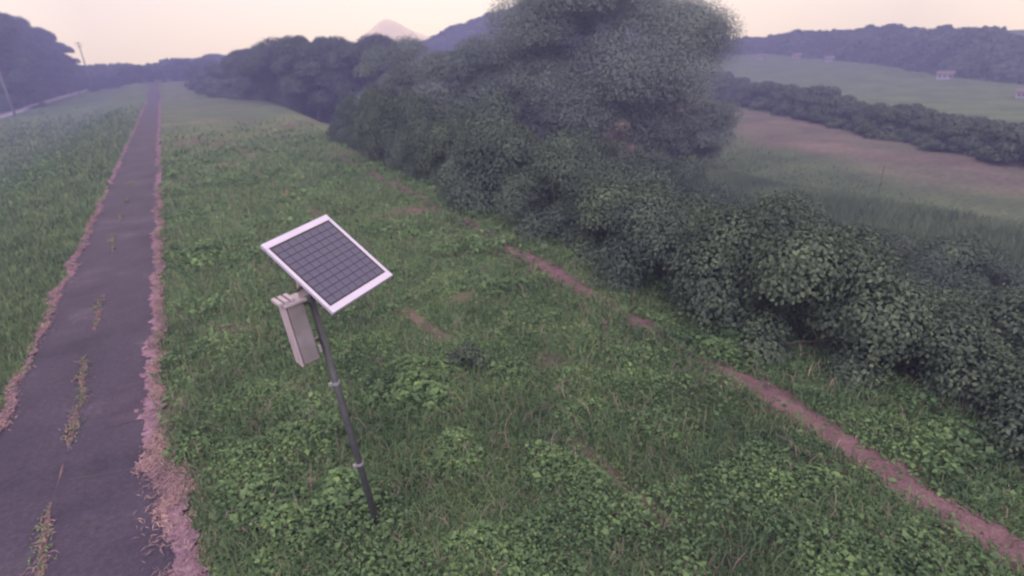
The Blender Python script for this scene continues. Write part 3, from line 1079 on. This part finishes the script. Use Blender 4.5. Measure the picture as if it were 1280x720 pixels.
# panel
n_ = Vector((.1777, -.5676, .8039)).normalized()
u_ = Vector((.6465, .3957, .1365))
u_ = (u_ - n_ * u_.dot(n_)).normalized()
v_ = n_.cross(u_) * -1.0
if v_.z > 0: v_ = -v_
e2 = Vector((.3156, -.6398, -.5216)).normalized()
# share the small skew between both edges so that the frame is a true rectangle
sk = u_.dot(e2)
u_ = (u_ - e2 * sk * .5).normalized()
v_ = (e2 - u_ * e2.dot(u_)).normalized()
pc = pw((.947, 5.0, 3.368))
HU, HV, T = .372, .448, .018
panel = MB().box(pc, u_, v_, n_, HU - .012, HV - .012, T * .6).build("solar_panel", M['cell_back'], stn)
fw_s, fw_e = .030, .066
MB().box(pc + v_ * (-HV + fw_e / 2), u_, v_, n_, HU, fw_e / 2, T).build("frame_bar", M['alu'], panel, bevel=.003)
MB().box(pc + v_ * (HV - fw_e / 2), u_, v_, n_, HU, fw_e / 2, T).build("frame_bar", M['alu'], panel, bevel=.003)
MB().box(pc + u_ * (-HU + fw_s / 2), u_, v_, n_, fw_s / 2, HV - fw_e - .0015, T - .001).build("frame_bar", M['alu'], panel, bevel=.003)
MB().box(pc + u_ * (HU - fw_s / 2), u_, v_, n_, fw_s / 2, HV - fw_e - .0015, T - .001).build("frame_bar", M['alu'], panel, bevel=.003)
W2, H2 = HU - fw_s - .016, HV - fw_e - .014
NCU, NCV = 8, 10
cu, cv = 2 * W2 / NCU, 2 * H2 / NCV
cell_me = MB().box((0, 0, 0), u_, v_, n_, cu / 2 - .0026, cv / 2 - .0048, .0015).mesh("cell", M['cell'])
for a in range(NCU):
    for b in range(NCV):
        c = pc + u_ * (-W2 + cu * (a + .5)) + v_ * (-H2 + cv * (b + .5)) + n_ * (T * .6 + .0012)
        link("cell", cell_me, panel, c)
# bracket from the pole to the back of the panel
mb = MB()
back = pc - n_ * .03
hit = ax * 3.30
mb.box(back - u_ * .0, u_, v_, n_, .30, .018, .012)
mb.box(back - v_ * .2, u_, v_, n_, .30, .018, .012)
mb.tube([hit, back - v_ * .1 - n_ * .02], [.02, .02], 8)
mb.tube([ax * 2.95, back + v_ * .16 - u_ * .12 - n_ * .01], [.016, .016], 8)
mb.build("bracket", M['alu_dark'], stn)
# equipment box
by = R(12)
bz = ax
bfr = Vector((math.sin(by), -math.cos(by), 0))
bfr = (bfr - bz * bfr.dot(bz)).normalized()
brt = bz.cross(bfr) * -1.0
if brt.x < 0: brt = -brt
bc = ax * 2.74 - brt * .205 + bfr * .07
HXB, HDB, HZB = .086, .075, .31
bo = MB().box(bc, brt, bfr, bz, HXB, HDB, HZB).build("equipment_box", M['box'], stn, bevel=.012)
MB().box(bc + bfr * (HDB + .008), brt, bfr, bz, HXB - .012, .010, HZB - .015).build("door", M['box'], bo, bevel=.006)
MB().box(bc + bfr * (HDB + .024) + brt * .10 - bz * .20, brt, bfr, bz, .012, .008, .035).build("latch", M['clamp'], bo)
MB().box(bc - brt * (HXB + .006) + bfr * .02, brt, bfr, bz, .008, .075, HZB - .004).build("lit_side_strip", M['boxtop'], bo, bevel=.002)  # added pale strip: its colour stands in for light on the box's left side
mb = MB()
tp = bc + bz * (HZB + .006)
mb.box(tp + bfr * .012, brt, bfr, bz, HXB + .016, HDB + .03, .012)
for q in (-.085, -.03, .025):
    mb.box(tp + brt * (q - .03) + bz * .026 + bfr * .0, brt, bfr, bz, .018, HDB + .018, .016)
mb.build("hood", M['boxtop'], bo, bevel=.004)
# white triangular bracket between box and panel
p0 = tp + brt * .06 + bfr * .05 + bz * .02
tri = [p0, p0 + brt * .15 + bz * -.005, p0 + brt * .03 + bz * .19]
MB().poly_prism(tri, bfr * .02).build("gusset", M['boxtop'], bo)
mb = MB()
mb.tube([p0 + bz * .07 + bfr * .03 - brt * .02, p0 + bz * .12 + brt * .14 + bfr * .03], [.014, .014], 8)
mb.build("cable", M['post'], bo)
mb = MB()
for q in (-.2, .2):
    MB().box(bc - bfr * (HDB + .016) + bz * q + brt * .05, brt, bfr, bz, .12, .012, .02).build("mounting_rail", M['alu_dark'], bo)

# ------------------------------------------------------------------ far road on the left, guard rail, poles
fy = np.linspace(110, 272, 60)
fx = np.interp(fy, [110, 143, 194, 271, 300], [-30.4, -27.8, -24.2, -17.9, -15.6])
tag(link("far_road", ribbon("far_road", fy, fx - 2.6, fx - .2, .10, M['conc'], 4)), "pale country road below the left wood", kind="structure")
grl = empty("guard_rail", on_ground(fx[20], fy[20]))
tag(grl, "pale guard rail running along the far left road", "guard rail")
go = Vector(grl.location)
post_me = MB().abox((0, 0, .35), .06, .06, .5).mesh("post", M['conc'])
for i in range(0, 59, 2):
    a = Vector(on_ground(fx[i], fy[i])) - go
    b = Vector(on_ground(fx[i + 2 if i + 2 < 60 else 59], fy[i + 2 if i + 2 < 60 else 59])) - go
    link("post", post_me, grl, a)
    d = (b - a)
    L = d.length
    d.normalize()
    s_ = d.cross(Vector((0, 0, 1))).normalized()
    MB().box((a + b) / 2 + Vector((0, 0, .72)) + s_ * .1, d, s_, s_.cross(d), L / 2 - .01, .03, .17).build("rail", M['conc'], grl)


def utility_pole(x, y, h, label, lean):
    o = empty("utility_pole", on_ground(x, y))
    tag(o, label, "utility pole", "utility poles by the left road")
    MB().tube([(0, 0, -.5), (lean * h * .5, 0, h * .5), (lean * h, 0, h)], [.21, .18, .13], 10).build("pole", M['ppole'], o, True)
    for dz, w in ((.5, 1.0), (1.4, .8)):
        c = Vector((lean * (h - dz), 0, h - dz))
        MB().abox(c + Vector((0, -.18, 0)), w, .05, .06).build("crossarm", M['post'], o)
        for q in (-.85, -.35, .35, .85):
            MB().tube([c + Vector((q * w, -.18, .06)), c + Vector((q * w, -.18, .26))], [.05, .04], 8).build("insulator", M['white'], o)
    return o


utility_pole(-27.0, 152, 13.5, "pale concrete utility pole at the left edge before the dark wood", -.01)
utility_pole(-19.5, 230, 14.5, "thin utility pole rising above the skyline left of the road's end", -.01)
for (x, y, h, lb) in ((-20.8, 206, 3.6, "short dark post in the low field by the far left road"),
                      (-6.3, 28.7, 1.0, "thin dark marker post on the left bank"),
                      (36.2, 18.0, 1.7, "thin dark stake standing in the reeds at right")):
    o = empty("marker_post", on_ground(x, y))
    tag(o, lb, "post")
    w = .07 if h > 3.3 else .02
    MB().tube([(0, 0, -.3), (.02, 0, h * .5), (.05, .01, h)], [w, w * .95, w * .85], 8).build("shaft", M['post'], o)
    MB().tube([(.05, .01, h - .02), (.05, .01, h + .05)], [w * 1.3, w * 1.1], 8).build("cap", M['post'], o)


# ------------------------------------------------------------------ houses at the foot of the hill
def house(x, y, w, d, h, rz, label, wall):
    o = empty("house", on_ground(x, y))
    o.rotation_euler = (0, 0, rz)
    o.scale = (.40, .40, .40)
    tag(o, label, "house")
    MB().abox((0, 0, h / 2 - .3), w / 2, d / 2, h / 2 + .3).build("wall", wall, o)
    mb = MB()
    e = .5
    mb.poly_prism([(-w / 2 - e, -d / 2 - e, h), (-w / 2 - e, d / 2 + e, h), (-w / 2 - e, 0, h + d * .32)], (w + 2 * e, 0, 0))
    mb.build("roof", M['roof'], o)
    for q in (-.3, .0, .3):
        wn_ = MB().abox((q * w, -d / 2 - .03, h * .55), w * .08, .04, h * .2).build("window", M['white'], o)
        MB().abox((q * w, -d / 2 - .075, h * .55), w * .065, .008, h * .17).build("pane", M['glass'], wn_)
    MB().abox((.42 * w, -d / 2 - .03, h * .34), w * .05, .04, h * .36).build("door", M['roof'], o)
    return o


house(150, 66, 7.5, 5, 2.6, R(-66), "white walled house at the hill foot right of centre", M['white'])
house(116, 39.5, 4.5, 4, 2.3, R(-70), "small pinkish house at the right edge below the hill", M['conc'])
house(180, 112, 6, 5, 2.8, R(-58), "small white house in the middle of the far field edge", M['white'])
house(184, 126, 7, 5, 2.6, R(-56), "low house at the far field edge, left of the small white house", M['conc'])
house(178, 135, 6, 5, 2.4, R(-54), "hazy house on the field edge nearest to the huge tree", M['conc'])

# ------------------------------------------------------------------ haze
hz, n, l, out = newmat("haze_air")
pv = n.new("ShaderNodeVolumePrincipled")
pv.inputs["Color"].default_value = (.215, .225, .56, 1)
pv.inputs["Density"].default_value = .0037
pv.inputs["Anisotropy"].default_value = 0.0
l.new(pv.outputs[0], out.inputs["Volume"])
va = Vector((syaw, cyaw, 0))
vb = Vector((cyaw, -syaw, 0))
hzc = va * 130 + Vector((0, 0, 17))
hb_ = MB().box(hzc, vb, va, (0, 0, 1), 200, 170, 27)
ho = hb_.build("haze", hz)
tag(ho, "thin lavender haze hanging over the whole valley", kind="stuff")
